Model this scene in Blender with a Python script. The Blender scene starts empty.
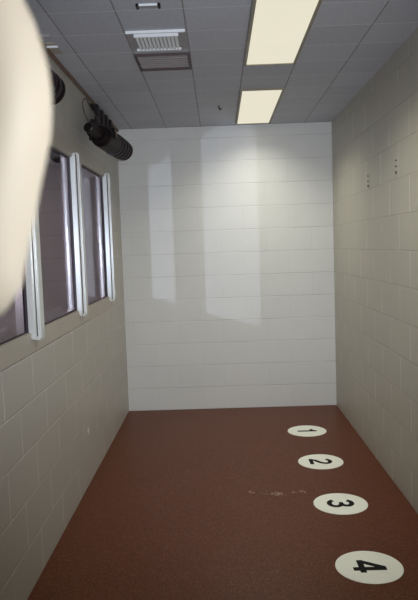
import bpy, bmesh, math, random
from mathutils import Vector, Matrix
random.seed(7)
S = bpy.context.scene
COL = S.collection
PI = math.pi

# ------------------------------------------------------------------ camera
F_PX = 645.0
PITCH, YAW, ROLL = 0.0824, -0.0168, -0.0334
CX, CZ = 0.8654, 1.4795
D, W, H = 5.8086, 1.8992, 2.54          # back wall distance, room width, ceiling height
Y0 = -1.5                               # wall behind the photographer
T = 0.3048                              # ceiling tile
SX, FY = 1.0489, 4.4922                 # light column, near edge of far light

cy, sy = math.cos(YAW), math.sin(YAW)
cp, sp = math.cos(PITCH), math.sin(PITCH)
cr, sr = math.cos(ROLL), math.sin(ROLL)
fwd = Vector((cp*sy, cp*cy, -sp))
r0 = Vector((cy, -sy, 0)); u0 = Vector((sp*sy, sp*cy, cp))
right = cr*r0 + sr*u0
up = -sr*r0 + cr*u0
CAM = Matrix(((right.x, up.x, -fwd.x, CX), (right.y, up.y, -fwd.y, 0),
              (right.z, up.z, -fwd.z, CZ), (0, 0, 0, 1)))
cd = bpy.data.cameras.new('camera'); cam = bpy.data.objects.new('camera', cd); COL.objects.link(cam)
cam.matrix_world = CAM
cd.sensor_fit = 'VERTICAL'; cd.sensor_height = 36; cd.sensor_width = 24
cd.lens = F_PX*36/600; cd.clip_start = 0.005
cd.dof.use_dof = True; cd.dof.focus_distance = 4.2; cd.dof.aperture_fstop = 40
S.camera = cam

# ------------------------------------------------------------------ world, light, exposure
w = bpy.data.worlds.new('world'); S.world = w; w.use_nodes = True
w.node_tree.nodes['Background'].inputs[0].default_value = (0.5, 0.5, 0.55, 1)
w.node_tree.nodes['Background'].inputs[1].default_value = 0.0
S.view_settings.view_transform = 'Standard'; S.view_settings.look = 'None'
S.view_settings.exposure = 0.0; S.view_settings.gamma = 1.0; S.view_settings.use_curve_mapping = False

FLASH = 285.0
FLUO = 8.6
BOUNCE = 2100.0
FINGER_FILL = 0.38

def lamp(name, kind, loc, energy, color, look=None, **kw):
    l = bpy.data.lights.new(name, kind); l.energy = energy; l.color = color
    for k, v in kw.items(): setattr(l, k, v)
    o = bpy.data.objects.new(name, l); COL.objects.link(o); o.location = loc
    if look is not None:
        o.rotation_euler = (Vector(look) - Vector(loc)).to_track_quat('-Z', 'Y').to_euler()
    return o

def camloc(u, v, f):
    return CAM @ Vector((u, v, -f))

# the camera's flash, beside the lens
lamp('flash', 'SPOT', camloc(0.07, 0.03, 0.0), FLASH, (0.90, 0.945, 1.0), camloc(0.02, 0.40, 4.0),
     spot_size=math.radians(70), spot_blend=1.0, shadow_soft_size=0.012)
# added point lamp brightening the finger, which lies outside the flash cone
lamp('finger_lamp', 'POINT', camloc(0.070, 0.020, 0.058), FINGER_FILL, (0.95, 1.0, 0.97), shadow_soft_size=0.006)
# added lamp beyond the glass, standing in for the flash's reflection off the panes
lamp('pane_reflection_lamp', 'SPOT', (-1.04, 1.0, 1.45), BOUNCE, (0.95, 0.97, 1.0), (0.0, 6.2, 1.62),
     spot_size=math.radians(35), spot_blend=0.18, shadow_soft_size=0.002)
# fluorescent tubes behind the two prismatic lenses: they throw their light downward
for y in (FY, FY - 6*T):
    lamp('fluorescent_tube', 'AREA', (SX + T/2, y + 2*T, H - 0.016), FLUO, (1.0, 0.97, 0.79), (SX + T/2, y + 2*T + 1e-5, 0),
         shape='RECTANGLE', size=T - 0.04, size_y=4*T - 0.34, spread=math.radians(130))

# ------------------------------------------------------------------ materials
class N:
    def __init__(s, name):
        s.m = bpy.data.materials.new(name); s.m.use_nodes = True
        s.t = s.m.node_tree; s.b = s.t.nodes['Principled BSDF']; s.out = s.t.nodes['Material Output']
    def n(s, kind, **kw):
        x = s.t.nodes.new(kind)
        for k, v in kw.items(): setattr(x, k, v)
        return x
    def l(s, a, b): s.t.links.new(a, b)
    def set(s, **kw):
        for k, v in kw.items():
            s.b.inputs[k.replace('_', ' ')].default_value = v
        return s
    def math(s, op, a, b=None, c=None):
        x = s.n('ShaderNodeMath', operation=op)
        for i, v in enumerate((a, b, c)):
            if v is None: continue
            if isinstance(v, (int, float)): x.inputs[i].default_value = v
            else: s.l(v, x.inputs[i])
        return x.outputs[0]
    def mix(s, f, a, b):
        x = s.n('ShaderNodeMix', data_type='RGBA')
        for i, v in ((0, f), (6, a), (7, b)):
            if isinstance(v, (int, float, tuple)): x.inputs[i].default_value = v if not isinstance(v, tuple) else (*v, 1)
            else: s.l(v, x.inputs[i])
        return x.outputs[2]
    def noise(s, vec, scale, detail=3, rough=0.55):
        x = s.n('ShaderNodeTexNoise'); x.inputs['Scale'].default_value = scale
        x.inputs['Detail'].default_value = detail; x.inputs['Roughness'].default_value = rough
        s.l(vec, x.inputs['Vector']); return x.outputs['Fac']
    def bump(s, h, strength, dist):
        x = s.n('ShaderNodeBump'); x.inputs['Strength'].default_value = strength; x.inputs['Distance'].default_value = dist
        s.l(h, x.inputs['Height']); s.l(x.outputs[0], s.b.inputs['Normal'])

def plain(name, col, rough=0.5, metal=0.0, noise_amt=0.06, scale=40, **kw):
    k = N(name); k.set(Roughness=rough, Metallic=metal)
    for a, v in kw.items(): k.b.inputs[a.replace('_', ' ')].default_value = v
    tc = k.n('ShaderNodeTexCoord')
    f = k.noise(tc.outputs['Object'], scale)
    k.l(k.mix(f, tuple(c*(1 - noise_amt) for c in col), tuple(min(1, c*(1 + noise_amt)) for c in col)), k.b.inputs['Base Color'])
    return k.m

def block_wall(name, axis, phase, col, mortar, rough=0.45, head=None, hf=1.0):
    """painted concrete block: courses of 0.2032, blocks of 0.4064"""
    k = N(name); k.set(Roughness=rough)
    tc = k.n('ShaderNodeTexCoord'); P = tc.outputs['Object']
    sep = k.n('ShaderNodeSeparateXYZ'); k.l(P, sep.inputs[0])
    a = k.math('SUBTRACT', sep.outputs[axis], phase)
    z = sep.outputs[2]
    row = k.math('FLOOR', k.math('DIVIDE', z, 0.2032))
    odd = k.math('FLOORED_MODULO', row, 2.0)
    ash = k.math('ADD', a, k.math('MULTIPLY', odd, 0.2032))
    def dist(v, per):
        m = k.math('FLOORED_MODULO', v, per)
        return k.math('MINIMUM', m, k.math('SUBTRACT', per, m))
    dz = dist(z, 0.2032); da = dist(ash, 0.4064)
    def joint(d, lo, hi):
        mr = k.n('ShaderNodeMapRange', interpolation_type='SMOOTHSTEP'); k.l(d, mr.inputs[0])
        mr.inputs[1].default_value = lo; mr.inputs[2].default_value = hi
        mr.inputs[3].default_value = 1.0; mr.inputs[4].default_value = 0.0
        return mr.outputs[0]
    bed = joint(dz, 0.001, 0.0048); perp = joint(da, 0.0015, 0.0062)
    big = k.noise(P, 1.6, 4); fine = k.noise(P, 160, 4, 0.7); mid = k.noise(P, 14, 3)
    # each block a hair lighter or darker
    blk = k.n('ShaderNodeTexWhiteNoise', noise_dimensions='2D')
    cb = k.n('ShaderNodeCombineXYZ')
    k.l(k.math('FLOOR', k.math('DIVIDE', ash, 0.4064)), cb.inputs[0]); k.l(row, cb.inputs[1])
    k.l(cb.outputs[0], blk.inputs['Vector'])
    v = k.math('ADD', k.math('MULTIPLY', big, 0.5), k.math('ADD', k.math('MULTIPLY', mid, 0.25), k.math('MULTIPLY', blk.outputs['Value'], 0.12)))
    c = k.mix(v, tuple(x*0.90 for x in col), tuple(min(1, x*1.08) for x in col))
    wear = k.n('ShaderNodeMapRange'); k.l(k.noise(P, 3.5, 3), wear.inputs[0])
    wear.inputs[1].default_value = 0.35; wear.inputs[2].default_value = 0.62; wear.inputs[3].default_value = 0.15; wear.inputs[4].default_value = 1.0
    c = k.mix(k.math('MULTIPLY', perp, k.math('MULTIPLY', wear.outputs[0], hf)), c, head or mortar)  # head joints of the side walls: caught light painted in as paler colour
    c = k.mix(k.math('MULTIPLY', bed, wear.outputs[0]), c, mortar)
    k.l(c, k.b.inputs['Base Color'])
    h = k.math('ADD', k.math('MULTIPLY', k.math('MAXIMUM', bed, k.math('MULTIPLY', perp, hf*0.5)), -1.0), k.math('MULTIPLY', fine, 0.45))
    k.bump(h, 0.5, 0.003)
    return k.m

M = {}
M['wall_left'] = block_wall('painted block, tan', 1, 2.90, (0.48, 0.46, 0.42), (0.62, 0.595, 0.55), 0.42, (0.78, 0.76, 0.70), 1.0)  # head colour, here and next line: vertical joints painted as if catching light
M['wall_right'] = block_wall('painted block, tan right', 1, 3.505, (0.455, 0.435, 0.38), (0.36, 0.34, 0.29), 0.42, (0.76, 0.75, 0.70), 1.0)
M['wall_back'] = block_wall('painted block, white', 0, 0.685, (0.75, 0.757, 0.755), (0.58, 0.58, 0.57), 0.5, None, 0.22)
M['plain_tan'] = plain('tan paint', (0.44, 0.405, 0.345), 0.4, 0, 0.05, 6)
M['dark_room'] = plain('dark room', (0.004, 0.004, 0.0045), 0.95)
M['dark_room'].node_tree.nodes['Principled BSDF'].inputs['Specular IOR Level'].default_value = 0.0

k = N('speckled red floor'); tc = k.n('ShaderNodeTexCoord'); P = tc.outputs['Object']
v = k.n('ShaderNodeTexVoronoi'); v.inputs['Scale'].default_value = 190; k.l(P, v.inputs['Vector'])
sepc = k.n('ShaderNodeSeparateColor'); k.l(v.outputs['Color'], sepc.inputs[0])
lightc = k.math('GREATER_THAN', sepc.outputs[0], 0.90); darkc = k.math('LESS_THAN', sepc.outputs[1], 0.30)
base = k.mix(k.noise(P, 2.2, 4), (0.110, 0.032, 0.0145), (0.132, 0.040, 0.018))
base = k.mix(k.math('MULTIPLY', darkc, 0.55), base, (0.048, 0.016, 0.011))
base = k.mix(k.math('MULTIPLY', lightc, 0.35), base, (0.27, 0.13, 0.085))
k.l(base, k.b.inputs['Base Color']); k.set(Roughness=0.38); k.b.inputs['Specular IOR Level'].default_value = 0.12
k.bump(k.noise(P, 220, 2), 0.15, 0.001); M['floor'] = k.m

k = N('ceiling tile'); tc = k.n('ShaderNodeTexCoord'); P = tc.outputs['Object']
sep = k.n('ShaderNodeSeparateXYZ'); k.l(P, sep.inputs[0])
def seam(v, ph, lo, hi):
    m = k.math('FLOORED_MODULO', k.math('SUBTRACT', v, ph), T)
    d = k.math('MINIMUM', m, k.math('SUBTRACT', T, m))
    mr = k.n('ShaderNodeMapRange'); k.l(d, mr.inputs[0])
    mr.inputs[1].default_value = lo; mr.inputs[2].default_value = hi
    mr.inputs[3].default_value = 1; mr.inputs[4].default_value = 0
    return mr.outputs[0]
sx_ = seam(sep.outputs[0], SX, 0.0022, 0.0050); sy_ = seam(sep.outputs[1], FY, 0.001, 0.0045)
cb = k.n('ShaderNodeCombineXYZ')
k.l(k.math('FLOOR', k.math('DIVIDE', k.math('SUBTRACT', sep.outputs[0], SX), T)), cb.inputs[0])
k.l(k.math('FLOOR', k.math('DIVIDE', k.math('SUBTRACT', sep.outputs[1], FY), T)), cb.inputs[1])
wn = k.n('ShaderNodeTexWhiteNoise', noise_dimensions='2D'); k.l(cb.outputs[0], wn.inputs['Vector'])
fis = k.noise(P, 130, 3, 0.7)
c = k.mix(wn.outputs['Value'], (0.50, 0.525, 0.60), (0.55, 0.575, 0.65))
spk = k.n('ShaderNodeMapRange'); k.l(fis, spk.inputs[0]); spk.inputs[1].default_value = 0.36; spk.inputs[2].default_value = 0.46
spk.inputs[3].default_value = 0.6; spk.inputs[4].default_value = 0.0
c = k.mix(spk.outputs[0], c, (0.30, 0.30, 0.34))
c = k.mix(k.math('MULTIPLY', sx_, 0.65), c, (0.16, 0.13, 0.125))
c = k.mix(k.math('MULTIPLY', sy_, 0.8), c, (0.80, 0.80, 0.82))
k.l(c, k.b.inputs['Base Color']); k.set(Roughness=0.85)
k.bump(k.math('SUBTRACT', k.math('MULTIPLY', fis, 0.3), k.math('MAXIMUM', sx_, sy_)), 0.4, 0.002); M['ceiling'] = k.m

M['white_metal'] = plain('white painted metal', (0.68, 0.69, 0.68), 0.26, 0.2, 0.04, 20)
M['gasket'] = plain('dark gasket', (0.035, 0.022, 0.03), 0.6)
M['brown_trim'] = plain('brown trim', (0.20, 0.13, 0.09), 0.6)
M['black'] = plain('black fixture paint', (0.008, 0.004, 0.0055), 0.45, Specular_IOR_Level=0.25)
M['black_edge'] = plain('worn black paint', (0.022, 0.012, 0.018), 0.3)
M['lens_glass'] = plain('spot lens', (0.10, 0.10, 0.11), 0.08)
M['cable'] = plain('grey cable', (0.10, 0.08, 0.085), 0.6)
M['vent_white'] = plain('white vent enamel', (0.86, 0.90, 0.95), 0.4, 0, 0.03)
M['vent_pan'] = plain('grey vent pan', (0.34, 0.335, 0.36), 0.6)
M['vent_dark'] = plain('dark vent frame', (0.08, 0.055, 0.06), 0.6)
M['vent_mid'] = plain('dull vent louvre', (0.30, 0.275, 0.285), 0.6)
M['light_frame'] = plain('olive light frame', (0.30, 0.27, 0.20), 0.5)
M['decal_white'] = plain('white vinyl', (0.90, 0.92, 0.86), 0.5, 0, 0.03, 30)
M['decal_black'] = plain('black vinyl', (0.006, 0.006, 0.007), 0.6, Specular_IOR_Level=0.1)
M['plate'] = plain('pale plate', (0.50, 0.48, 0.43), 0.5)
M['screw'] = plain('dark screw', (0.06, 0.055, 0.05), 0.45, 0.4)
M['fleck'] = plain('pale paint fleck', (0.46, 0.34, 0.27), 0.8, 0, 0.15)
M['cream'] = plain('cream metal', (0.42, 0.38, 0.33), 0.6)

k = N('lit lens'); k.t.nodes.remove(k.b)
e = k.n('ShaderNodeEmission'); tc = k.n('ShaderNodeTexCoord')
e.inputs['Strength'].default_value = 0.98
f = k.noise(tc.outputs['Object'], 3, 2)
k.l(k.mix(f, (0.81, 0.765, 0.61), (0.85, 0.80, 0.645)), e.inputs['Color']); k.l(e.outputs[0], k.out.inputs[0]); M['lens'] = k.m

k = N('one way glass'); k.t.nodes.remove(k.b)
g = k.n('ShaderNodeBsdfGlossy'); g.inputs['Color'].default_value = (0.25, 0.21, 0.23, 1); g.inputs['Roughness'].default_value = 0.02
tr = k.n('ShaderNodeBsdfTransparent'); tr.inputs['Color'].default_value = (0.22, 0.23, 0.25, 1)
ad = k.n('ShaderNodeAddShader'); k.l(g.outputs[0], ad.inputs[0]); k.l(tr.outputs[0], ad.inputs[1]); k.l(ad.outputs[0], k.out.inputs[0])
M['glass'] = k.m

k = N('skin'); k.set(Roughness=0.55); k.b.inputs['Subsurface Weight'].default_value = 0.15
k.b.inputs['Subsurface Radius'].default_value = (0.008, 0.003, 0.0015); k.b.inputs['Subsurface Scale'].default_value = 0.5
tc = k.n('ShaderNodeTexCoord')
k.l(k.mix(k.noise(tc.outputs['Object'], 60), (0.80, 0.68, 0.57), (0.84, 0.73, 0.62)), k.b.inputs['Base Color']); M['skin'] = k.m
M['nail'] = plain('nail', (0.82, 0.62, 0.55), 0.3)

# ------------------------------------------------------------------ mesh helpers
def finish(name, bm, mat, parent=None, smooth=False):
    me = bpy.data.meshes.new(name); bmesh.ops.recalc_face_normals(bm, faces=bm.faces); bm.to_mesh(me); bm.free()
    me.materials.append(mat)
    if smooth:
        for p in me.polygons: p.use_smooth = True
    o = bpy.data.objects.new(name, me); COL.objects.link(o)
    if parent: o.parent = parent
    return o

def add_box(bm, x0, x1, y0, y1, z0, z1, bev=0.0):
    t = bmesh.new()
    bmesh.ops.create_cube(t, size=1)
    for v in t.verts:
        v.co = Vector(((x0+x1)/2 + v.co.x*(x1-x0), (y0+y1)/2 + v.co.y*(y1-y0), (z0+z1)/2 + v.co.z*(z1-z0)))
    if bev: bmesh.ops.bevel(t, geom=t.edges[:], offset=bev, segments=2, affect='EDGES')
    me = bpy.data.meshes.new('tmp'); t.to_mesh(me); t.free(); bm.from_mesh(me); bpy.data.meshes.remove(me)

def box(name, b, mat, parent=None, bev=0.0):
    bm = bmesh.new(); add_box(bm, *b, bev=bev); return finish(name, bm, mat, parent)

def frame_of(axis):
    a = Vector(axis).normalized(); q = a.to_track_quat('Z', 'Y').to_matrix()
    return q @ Vector((1, 0, 0)), q @ Vector((0, 1, 0)), a

def lathe(bm, o, axis, prof, seg=28):
    """prof: (distance along axis, radius)"""
    x, y, a = frame_of(axis); o = Vector(o); rings = []
    for d, r in prof:
        rings.append([bm.verts.new(o + a*d + (x*math.cos(2*PI*i/seg) + y*math.sin(2*PI*i/seg))*max(r, 1e-5)) for i in range(seg)])
    for p, q in zip(rings, rings[1:]):
        for i in range(seg): bm.faces.new((p[i], p[(i+1) % seg], q[(i+1) % seg], q[i]))
    bm.faces.new(rings[0][::-1]); bm.faces.new(rings[-1])

def tube(bm, pts, rad, seg=12):
    pts = [Vector(p) for p in pts]
    rads = rad if isinstance(rad, (list, tuple)) else [rad]*len(pts)
    rings = []; px = None
    for i, p in enumerate(pts):
        t = (pts[min(i+1, len(pts)-1)] - pts[max(i-1, 0)]).normalized()
        if px is None: px = t.orthogonal().normalized()
        px = (px - t*px.dot(t)).normalized(); py = t.cross(px)
        rings.append([bm.verts.new(p + (px*math.cos(2*PI*j/seg) + py*math.sin(2*PI*j/seg))*rads[i]) for j in range(seg)])
    for a, b in zip(rings, rings[1:]):
        for j in range(seg): bm.faces.new((a[j], a[(j+1) % seg], b[(j+1) % seg], b[j]))
    bm.faces.new(rings[0][::-1]); bm.faces.new(rings[-1])

def smooth_path(pts, n=6):
    """Catmull-Rom through points"""
    P = [Vector(p) for p in pts]; P = [2*P[0]-P[1]] + P + [2*P[-1]-P[-2]]; out = []
    for i in range(1, len(P)-2):
        for j in range(n):
            t = j/n; a, b, c, d = P[i-1:i+3]
            out.append(0.5*((2*b) + (c-a)*t + (2*a-5*b+4*c-d)*t*t + (3*b-a-3*c+d)*t**3))
    out.append(P[-2]); return out

def tag(o, label, cat, group=None, kind=None):
    o['label'] = label; o['category'] = cat
    if group: o['group'] = group
    if kind: o['kind'] = kind
    return o
def thing(name, label, cat, loc=(0, 0, 0), group=None):
    o = bpy.data.objects.new(name, None); COL.objects.link(o); o.location = loc; o.empty_display_size = 0.05
    return tag(o, label, cat, group)
def part(o, parent):                    # parent without moving
    o.parent = parent; o.matrix_parent_inverse = Matrix.Translation(-Vector(parent.location)); return o
def struct(o, label=None, cat=None):
    o['kind'] = 'structure'
    if label: o['label'] = label; o['category'] = cat
    return o

# ------------------------------------------------------------------ room shell
TH = 0.20
struct(box('floor', (-TH, W + TH, Y0 - TH, D + TH, -0.1, 0), M['floor']), 'reddish brown speckled floor', 'floor')
struct(box('ceiling', (-TH, W + TH, Y0 - TH, D + TH, H, H + 0.1), M['ceiling']), 'grey acoustic tile ceiling', 'ceiling')
struct(box('wall_back', (-TH, W + TH, D, D + TH, 0, H), M['wall_back']), 'white painted block wall at the far end', 'wall')
struct(box('wall_right', (W, W + TH, Y0, D, 0, H), M['wall_right']), 'tan painted block wall on the right', 'wall')
struct(box('wall_front', (-TH, W + TH, Y0 - TH, Y0, 0, H), M['wall_back']), 'white block wall behind the photographer', 'wall')

# window bays: (near edge, far edge)
ZS, ZH = 1.118, 2.040                  # sill and head
MW = 0.105                             # mullion width
BAYS = [(1.98, 2.885), (2.99, 3.895), (4.00, 4.985)]
WY0, WY1 = BAYS[0][0] - MW, BAYS[-1][1] + MW
bm = bmesh.new()
add_box(bm, -TH, 0, Y0, D, 0, ZS)
add_box(bm, -TH, 0, Y0, D, ZH, H)
add_box(bm, -TH, 0, Y0, WY0, ZS, ZH)
add_box(bm, -TH, 0, WY1, D, ZS, ZH)
struct(finish('wall_left', bm, M['wall_left']), 'tan painted block wall with the windows, on the left', 'wall')

# observation room beyond the glass
bm = bmesh.new()
add_box(bm, -2.3, -2.2, Y0, D, 0, H); add_box(bm, -2.2, -TH, Y0 - .1, Y0, 0, H); add_box(bm, -2.2, -TH, D, D + .1, 0, H)
add_box(bm, -2.3, -TH, Y0 - .1, D + .1, -0.1, 0.0); add_box(bm, -2.3, -TH, Y0 - .1, D + .1, H, H + 0.1)
struct(finish('wall_observation', bm, M['dark_room']), 'dark observation room behind the glass', 'wall')

# windows: one per bay, each with its pane, its gasket and the upright on its far side
PR = 0.045                             # how far uprights stand out of the wall
def upright(y0, y1, parent, name):
    bm = bmesh.new()
    # room side: a lower flange, then a taller cap set back from it
    add_box(bm, -0.05, PR - 0.018, y0, y1, ZS - 0.030, ZH + 0.022, 0.003)
    add_box(bm, -0.05, PR, y0 + 0.028, y1 - 0.006, ZS - 0.038, ZH + 0.030, 0.007)
    o = finish(name, bm, M['white_metal']); part(o, parent)
    bk = box('rear_cover', (-0.10, -0.0505, y0 + 0.002, y1 - 0.002, ZS, ZH), M['dark_room'])
    bk.parent = o
    gr = box('groove', (PR - 0.0185, PR - 0.0145, y0 + 0.0265, y0 + 0.0285, ZS - 0.02, ZH + 0.02), M['gasket'])
    gr.parent = o
    return o
wnames = ['dark one way window pane nearest the camera, mostly behind the fingertip',
          'middle dark one way window between two white uprights', 'far dark one way window next to the back wall']
for i, (a, b) in enumerate(BAYS):
    root = bpy.data.objects.new('window_%d' % (i + 1), None); COL.objects.link(root); root.location = (0, (a+b)/2, ZS)
    struct(root, wnames[i], 'window')
    g = part(box('glass_pane', (-0.018, -0.012, a, b, ZS, ZH), M['glass']), root)
    bm = bmesh.new(); q = 0.006
    add_box(bm, -0.034, -0.003, a, a + q, ZS, ZH); add_box(bm, -0.034, -0.003, b - q, b, ZS, ZH)
    add_box(bm, -0.034, -0.009, a, b, ZS, ZS + q); add_box(bm, -0.034, -0.009, a, b, ZH - q, ZH)
    part(finish('gasket', bm, M['gasket']), root)
    upright(b, b + MW, root, 'mullion' if i < 2 else 'jamb')
    if i == 0: upright(a - MW, a, root, 'jamb')
# painted hollow-metal head and sill bands round the window row
bm = bmesh.new(); add_box(bm, 0.0005, 0.010, WY0 - 0.05, WY1 + 0.05, ZH, ZH + 0.11, 0.002)
struct(finish('trim_1', bm, M['plain_tan']), 'tan band above the windows', 'trim')
bm = bmesh.new(); add_box(bm, 0.0005, 0.008, WY0 - 0.05, WY1 + 0.05, 1.025, ZS, 0.002)
struct(finish('trim_2', bm, M['plain_tan']), 'tan sill band below the windows', 'trim')
bm = bmesh.new(); add_box(bm, 0.0005, 0.016, Y0, D - 0.001, H - 0.022, H - 0.0005, 0.002)
struct(finish('trim_3', bm, M['brown_trim']), 'thin brown strip along the top of the left wall', 'trim')
bm = bmesh.new(); add_box(bm, W - 0.012, W - 0.0005, D - 0.012, D - 0.0005, 0.0005, H - 0.0005)
struct(finish('trim_4', bm, M['wall_back']), 'white bead in the far right corner', 'trim')

# ------------------------------------------------------------------ ceiling lights
def ceiling_light(y, label):
    t = thing('ceiling_light', label, 'ceiling light', (SX + T/2, y + 2*T, H), 'fluorescent ceiling lights')
    bm = bmesh.new(); q = 0.016; z0 = H - 0.013; z1 = H - 0.0005
    add_box(bm, SX, SX + q, y, y + 4*T, z0, z1, .002); add_box(bm, SX + T - q, SX + T, y, y + 4*T, z0, z1, .002)
    add_box(bm, SX + q, SX + T - q, y, y + q*.6, z0, z1); add_box(bm, SX + q, SX + T - q, y + 4*T - q*.6, y + 4*T, z0, z1)
    part(finish('frame', bm, M['light_frame']), t)
    part(box('diffuser', (SX + q, SX + T - q, y + q*.6, y + 4*T - q*.6, H - 0.008, H - 0.0005), M['lens']), t)
    return t
ceiling_light(FY, 'shorter looking lit fluorescent panel, nearest the back wall')
ceiling_light(FY - 6*T, 'large lit fluorescent panel cut off by the top of the picture')

# ------------------------------------------------------------------ ceiling vents
XV = SX - 2*T
t = thing('ceiling_diffuser', 'white louvred air diffuser in the ceiling with bright crossbars', 'vent', (XV + T/2, 3.38, H))
part(box('pan', (XV + .006, XV + T - .006, 3.215, 3.535, H - .004, H - .0005), M['vent_pan']), t)
part(box('bar', (XV + .008, XV + T - .006, 3.222, 3.236, H - .017, H - .003), M['vent_white'], None, .002), t)
part(box('bar', (XV + .042, XV + T - .042, 3.272, 3.286, H - .020, H - .003), M['vent_white'], None, .002), t)
part(box('bar', (XV + .030, XV + T - .040, 3.508, 3.522, H - .015, H - .003), M['vent_white'], None, .002), t)
for i in range(11):
    x = XV + .048 + i*.0195
    part(box('slat', (x, x + .0135, 3.290, 3.507, H - .014, H - .0042), M['vent_white']), t)
t = thing('return_vent', 'dark framed return air vent behind the white diffuser', 'vent', (XV + T/2, 3.76, H))
bm = bmesh.new(); q = .014; a, b = 3.612, 3.912
for bx_ in ((XV, XV + q, a, b), (XV + T - q, XV + T, a, b), (XV + q, XV + T - q, a, a + q*.7), (XV + q, XV + T - q, b - q*1.3, b)):
    add_box(bm, *bx_, H - .014, H - .0005, .001)
part(finish('frame', bm, M['vent_dark']), t)
part(box('core', (XV + q, XV + T - q, a + q*.7, b - q*1.3, H - .003, H - .0005), M['vent_mid']), t)
for i in range(6):
    y = a + .035 + i*.041
    part(box('louvre', (XV + q, XV + T - q, y, y + .020, H - .009, H - .0032), M['vent_mid']), t)

t = thing('ceiling_bracket', 'small white ceiling bracket with black ends at the top edge', 'bracket', (.593, 2.905, H))
part(box('bar', (.553, .636, 2.890, 2.900, H - .009, H - .0005), M['vent_white'], None, .002), t)
part(box('plate', (.553, .636, 2.902, 2.930, H - .006, H - .0005), M['vent_pan'], None, .001), t)
part(box('end_clip', (.541, .553, 2.884, 2.925, H - .014, H - .0005), M['black'], None, .002), t)
part(box('end_clip', (.636, .648, 2.884, 2.925, H - .014, H - .0005), M['black'], None, .002), t)

t = thing('ceiling_hook', 'tiny dark hook in the ceiling left of the far light', 'hook', (.906, 4.962, H))
bm = bmesh.new(); lathe(bm, (.906, 4.962, H - .0005), (0, 0, -1), [(0, .016), (.004, .015), (.006, .006)], 16)
part(finish('rosette', bm, M['ceiling']), t)
bm = bmesh.new(); tube(bm, smooth_path([(.906, 4.962, H - .004), (.906, 4.962, H - .022), (.914, 4.962, H - .034), (.924, 4.962, H - .026)]), .0045, 8)
part(finish('hook', bm, M['black'], None, True), t)

t = thing('mounting_strip', 'pale metal mounting strip on the ceiling edge just above the dark spotlight', 'bracket', (.05, 3.41, H))
part(box('base', (.018, .066, 3.36, 3.54, H - .006, H - .0005), M['cream'], None, .001), t)
part(box('lip', (.018, .075, 3.395, 3.405, H - .016, H - .0062), M['vent_white'], None, .001), t)
part(box('lip', (.030, .075, 3.235, 3.247, H - .014, H - .0005), M['vent_pan'], None, .001), t)

# ------------------------------------------------------------------ spotlights under the ceiling on the left wall
def spotlight(rear, front, label, brk=.58):
    rear = Vector(rear); front = Vector(front); ax = (front - rear); L = ax.length; ax.normalize()
    R = 0.073
    t = thing('spotlight', label, 'spotlight', tuple(rear), 'wall spotlights')
    bm = bmesh.new()
    lathe(bm, rear, ax, [(0, .022), (.006, .032), (.10*L/.36, .036), (.105*L/.36, .040)], 24)
    part(finish('lamp_holder', bm, M['black'], None, False), t)
    bm = bmesh.new()
    s = .105*L/.36
    lathe(bm, rear, ax, [(s - .004, .036), (s, .058), (s + .015, .068), (s + .03, R), (.66*L, R), (.66*L + .004, R*.93), (L*.99, R*.86)], 32)
    housing = part(finish('housing', bm, M['black'], None, False), t)
    for f, r in ((.68, 1.04), (.76, 1.03), (.84, 1.01), (.92, .98)):
        bm = bmesh.new(); d = f*L
        lathe(bm, rear, ax, [(d, R*.86), (d, R*r), (d + .012, R*r), (d + .012, R*.86)], 32)
        finish('cooling_fin', bm, M['black_edge'], housing)
    bm = bmesh.new(); lathe(bm, rear, ax, [(L*.99, R*.9), (L, R*.92), (L + .008, R*.92), (L + .010, R*.80), (L + .004, R*.78)], 32)
    ring_ = part(finish('front_ring', bm, M['black'], None, False), t)
    bm = bmesh.new(); lathe(bm, rear, ax, [(L*.99, R*.8), (L + .002, R*.78), (L + .006, R*.5), (L + .008, .001)], 28)
    finish('lens', bm, M['lens_glass'], ring_, True)
    # yoke and finned driver box hung from the wall and ceiling
    mid = rear + ax*(.40*L)
    side = ax.cross(Vector((0, 0, 1))).normalized()
    piv = [mid + side*s_*(R + .010) for s_ in (-1, 1)]
    # ribbed bracket on the wall just under the ceiling, two arms down to the pivots
    by = mid.y + brk
    for z in (H - .062, H - .168):
        part(box('mounting_rail', (.0005, .030, by - .30, by + .34, z, z + .022), M['black'], None, .002), t)
    for i in range(4):
        y = by - .29 + i*.185
        part(box('bracket_rib', (.0305, .058, y, y + .075, H - .175, H - .042), M['black'], None, .003), t)
    top = Vector((.05, by - .10, H - .17))
    bm = bmesh.new()
    tube(bm, smooth_path([piv[0], piv[0] + Vector((-.02, 0, .05)), top, top + Vector((.06, .06, .0)), piv[1] + Vector((-.01, 0, .05)), piv[1]]), .009, 8)
    yoke = part(finish('yoke', bm, M['black'], None, True), t)
    for s_, q in zip((-1, 1), piv):
        bm = bmesh.new(); lathe(bm, q - side*.012, side, [(0, .016), (.024, .016)], 14)
        finish('pivot_knob', bm, M['black_edge'], yoke)
    # loose loop of cable from the back of the lamp holder up to the box
    bm = bmesh.new()
    c = rear
    tube(bm, smooth_path([c + ax*.03 + Vector((0, 0, .03)), c + Vector((-.010, -.03, .075)), c + Vector((-.022, -.02, .15)),
                          c + Vector((-.01, .04, .18)), c + Vector((.0, .12, .14)), Vector((.05, by - .17, H - .15))], 8), .0042, 8)
    part(finish('cable', bm, M['cable'], None, True), t)
    return t
SPOT_R, SPOT_F = (0.08, 4.079, 2.247), (0.22, 4.615, 2.173)
spotlight(SPOT_R, SPOT_F, 'black finned spotlight aimed at the back wall, over the far window')
NOSE = Vector((0.150, 2.906, 2.192))
DX, DY, DZ = NOSE.x - SPOT_F[0], NOSE.y - SPOT_F[1], NOSE.z - SPOT_F[2]
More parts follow.
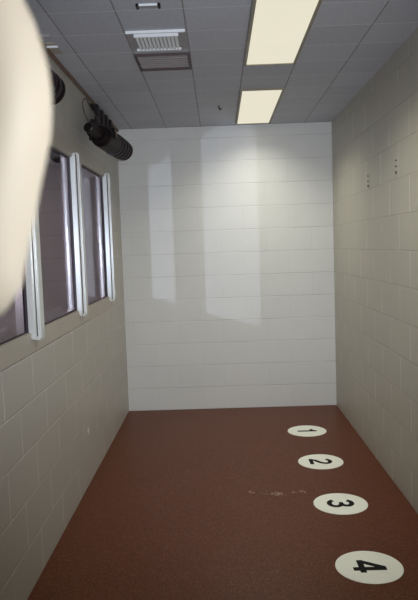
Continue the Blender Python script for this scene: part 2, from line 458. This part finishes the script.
spotlight(tuple(a + b for a, b in zip(SPOT_R, (DX, DY, DZ))), tuple(a + b for a, b in zip(SPOT_F, (DX, DY, DZ))),
          'dark spotlight nearly hidden behind the fingertip, only its nose showing', brk=.0)

# ------------------------------------------------------------------ plates on the right wall
for (y, z, lab) in ((4.43, 1.886, 'tiny pale wall plate with dark screws, right wall, nearer the back wall'),
                    (3.742, 1.900, 'tiny pale wall plate with dark screws, right wall, nearer the camera')):
    t = thing('wall_plate', lab, 'wall plate', (W, y, z), 'plates on the right wall')
    part(box('plate', (W - .004, W - .0003, y - .030, y + .012, z - .052, z + .052), M['plate'], None, .001), t)
    for dz, r in ((.034, .0055), (0, .0055), (-.034, .008)):
        bm = bmesh.new(); lathe(bm, (W - .003, y, z + dz), (-1, 0, 0), [(0, r), (.005, r), (.007, r*.6)], 12)
        part(finish('screw', bm, M['screw']), t)

# ------------------------------------------------------------------ numbered floor discs
def arc(cx_, cy_, rx, ry, a0, a1, n=22):
    return [(cx_ + rx*math.cos(math.radians(a0 + (a1-a0)*i/n)), cy_ + ry*math.sin(math.radians(a0 + (a1-a0)*i/n))) for i in range(n+1)]
DIGITS = {   # strokes in metres, upright; (points, stroke width)
    '1': [([(.006, -.075), (.006, .075)], .031), ([(.004, .062), (-.012, .040), (-.040, .032)], .024)],
    '2': [(arc(0, .031, .040, .032, 165, -25) + [(.020, -.006), (-.022, -.034), (-.040, -.063)], .028), ([(-.053, -.063), (.053, -.063)], .026)],
    '3': [(arc(-.002, .033, .036, .030, 165, -80), .028), (arc(-.002, -.029, .042, .034, 88, -165), .028), ([(-.016, .004), (.008, .004)], .022)],
    '4': [([(.020, -.075), (.020, .075)], .031), ([(.014, .068), (-.046, -.028)], .027), ([(-.060, -.034), (.054, -.034)], .028)],
}
def digit_mesh(ch, parent, loc):
    bm = bmesh.new()
    for si, (pts, wd) in enumerate(DIGITS[ch]):
        P = [Vector(p) for p in pts]; L_ = []; R_ = []; top = .0006 + .0001*si
        for i, p in enumerate(P):
            d = (P[min(i+1, len(P)-1)] - P[max(i-1, 0)]).normalized(); n = Vector((-d.y, d.x))*wd/2
            L_.append(p + n); R_.append(p - n)
        ring = L_ + R_[::-1]
        put = lambda q, z: bm.verts.new((q.y + loc[0], -q.x + loc[1], z + loc[2]))   # top of the digit points to the right wall
        hi = [put(q, top) for q in ring]; lo = [put(q, 0) for q in ring]; m = len(P)
        for i in range(m-1): bm.faces.new((hi[i], hi[i+1], hi[2*m-2-i], hi[2*m-1-i]))
        for i in range(2*m): bm.faces.new((lo[i], lo[(i+1) % (2*m)], hi[(i+1) % (2*m)], hi[i]))
    return part(finish('number', bm, M['decal_black']), parent)
where = {1: 'farthest, near the back wall', 2: 'second from the back wall', 3: 'second from the camera', 4: 'nearest the camera'}
for n, (x, y) in {1: (1.522, 5.015), 2: (1.515, 4.285), 3: (1.514, 3.567), 4: (1.507, 2.842)}.items():
    t = thing('floor_marker', 'round white floor marker with black number %d, %s' % (n, where[n]), 'floor marker', (x, y, 0), 'numbered floor markers')
    bm = bmesh.new(); lathe(bm, (x, y, .0003), (0, 0, 1), [(0, .152), (.0012, .152), (.0018, .1512)], 72)
    part(finish('disc', bm, M['decal_white']), t)
    digit_mesh(str(n), t, (x, y, .0019))

# ------------------------------------------------------------------ flecks on the floor, chip on the wall
bm = bmesh.new(); rnd = random.Random(3)
def fleck(x, y, r):
    n = 7; a0 = rnd.random()*6
    vs = [(x + r*(.5 + .7*rnd.random())*math.cos(a0 + 2*PI*i/n)*1.6, y + r*(.5 + .7*rnd.random())*math.sin(a0 + 2*PI*i/n)) for i in range(n)]
    lo = [bm.verts.new((p[0], p[1], .0002)) for p in vs]; hi = [bm.verts.new((p[0], p[1], .0012)) for p in vs]
    bm.faces.new(lo[::-1]); bm.faces.new(hi)
    for i in range(n): bm.faces.new((lo[i], lo[(i+1) % n], hi[(i+1) % n], hi[i]))
for _ in range(55):
    c = rnd.choice((.03, .42, .45, .5, .85, .88, .5)); s_ = min(1, max(0, c + rnd.gauss(0, .06)))
    fleck(1.005 + .34*s_, 3.775 - .035*math.sin(s_*PI) + rnd.gauss(0, .014), .0012 + .0034*rnd.random()**2)
for _ in range(40):
    s_ = rnd.random(); fleck(1.005 + .34*s_, 3.765 - .03*math.sin(s_*PI) + rnd.gauss(0, .006), .0012 + .001*rnd.random())
tag(finish('paint_flecks', bm, M['fleck']), 'scatter of pale flecks on the red floor left of marker 3', 'paint flecks', None, 'stuff')
bm = bmesh.new()
vs = [(4.01, .312), (4.035, .330), (4.03, .352), (4.012, .362), (4.0, .340)]
a = [bm.verts.new((.0003, p[0], p[1])) for p in vs]; b = [bm.verts.new((.002, p[0], p[1])) for p in vs]
bm.faces.new(a); bm.faces.new(b[::-1])
for i in range(5): bm.faces.new((a[i], a[(i+1) % 5], b[(i+1) % 5], b[i]))
tag(finish('paint_chip', bm, plain('bare plaster chip', (0.80, 0.76, 0.68), 0.8)), 'small pale chip low on the left block wall', 'paint chip')

# ------------------------------------------------------------------ the photographer's hand, a finger in front of the lens
K = 0.070/F_PX
def px(x, y, f): return Vector(((x - 209)*f/F_PX, (300 - y)*f/F_PX, -f))
def chain(bm, pts, rads, n=5):
    P = [Vector((*p, r)) for p, r in zip(pts, rads)]
    Q = [2*P[0]-P[1]] + P + [2*P[-1]-P[-2]]; out = []
    for i in range(1, len(Q)-2):
        for j in range(n):
            t = j/n; a, b, c, d = Q[i-1:i+3]
            out.append(0.5*((2*b) + (c-a)*t + (2*a-5*b+4*c-d)*t*t + (3*b-a-3*c+d)*t**3))
    out.append(Q[-2])
    tube(bm, [v.to_3d() for v in out], [max(v.w, .002) for v in out], 20)
    for v in (out[0], out[-1]):
        bmesh.ops.create_uvsphere(bm, u_segments=20, v_segments=12, radius=max(v.w, .002), matrix=Matrix.Translation(v.to_3d()))
bm = bmesh.new()
tip, pad, dip, pip = px(-36, 270, .070), px(-32, 190, .070), px(-24, 78, .070), px(-106, -85, .067)
mcp = Vector((-.050, .088, -.048)); wrist = Vector((-.085, .155, .020))
chain(bm, [tip, pad, dip, pip, mcp], [.0066, .0076, .0081, .0090, .0105])
others = []
for i, (du, k_, lift) in enumerate(((-.020, 1.06, .004), (-.040, 1.0, .002), (-.058, .82, -.004))):
    m = mcp + Vector((du*.95, .003 - .004*i, .004 + .003*i))
    p_ = Vector((pip.x + du, m.y + (pip.y - mcp.y)*k_, pip.z + .004*i))
    d_ = Vector((dip.x + du - .002, p_.y + (dip.y - pip.y)*k_, dip.z + .010 + .004*i))
    t_ = Vector((tip.x + du, d_.y + (tip.y - dip.y)*k_*.9, tip.z + .024 + .004*i))
    s_ = (1.02, .96, .82)[i]
    chain(bm, [t_, d_, p_, m], [.0064*s_, .0079*s_, .0088*s_, .0105*s_]); others.append((t_, d_, m))
# palm: metacarpals fanned from the wrist
for m, r in [(mcp, .0115)] + [(o[2], .0115) for o in others]:
    w_ = wrist + (m - mcp)*.45
    chain(bm, [m, m*.5 + w_*.5 + Vector((0, .010, -.006)), w_], [r, .0145, .0150])
# thumb, behind the camera body
th = [wrist + Vector((.012, -.018, .006)), Vector((-.058, .095, .038)), Vector((-.050, .060, .044)), Vector((-.044, .032, .040))]
chain(bm, th, [.016, .0125, .0105, .0085])
# wrist and forearm, back and down to the photographer
chain(bm, [wrist + Vector((-.02, 0, 0)), wrist + Vector((-.045, .0, .05)), Vector((-.20, .10, .16)), Vector((-.30, .02, .30))], [.022, .025, .034, .040])
me = bpy.data.meshes.new('handtmp'); bm.to_mesh(me); bm.free()
tmp = bpy.data.objects.new('handtmp', me); COL.objects.link(tmp)
md = tmp.modifiers.new('r', 'REMESH'); md.mode = 'VOXEL'; md.voxel_size = .0016
ms = tmp.modifiers.new('s', 'SMOOTH'); ms.iterations = 8; ms.factor = .5
dg = bpy.context.evaluated_depsgraph_get()
hm = bpy.data.meshes.new_from_object(tmp.evaluated_get(dg)); hm.name = 'hand'
bpy.data.objects.remove(tmp)
for p in hm.polygons: p.use_smooth = True
hm.materials.clear(); hm.materials.append(M['skin'])
hand = bpy.data.objects.new('hand', hm); COL.objects.link(hand); hand.matrix_world = CAM
tag(hand, 'pale out of focus finger of a hand covering the left edge of the picture', 'hand')
def nail(tp, dp, r):
    bm = bmesh.new(); ax = (tp - dp).normalized(); out = Vector((0, 0, -1)); out = (out - ax*out.dot(ax)).normalized(); sd = ax.cross(out)
    n, mth = 8, 6; g = []
    for i in range(mth):
        f = i/(mth-1); row = []
        for j in range(n):
            a = (j/(n-1) - .5)*1.7*(1 - .25*abs(2*f - 1)**3)
            row.append(bm.verts.new(tp + ax*(r*(-1.1 + 1.7*f)) + (sd*math.sin(a) + out*math.cos(a))*r*(1.06 - .10*f)))
        g.append(row)
    for i in range(mth-1):
        for j in range(n-1): bm.faces.new((g[i][j], g[i+1][j], g[i+1][j+1], g[i][j+1]))
    bmesh.ops.solidify(bm, geom=bm.faces[:], thickness=.0006)
    o = finish('fingernail', bm, M['nail'], hand, True); return o
nail(tip, dip, .0066)
for t_, d_, m in others: nail(t_, d_, .0062)
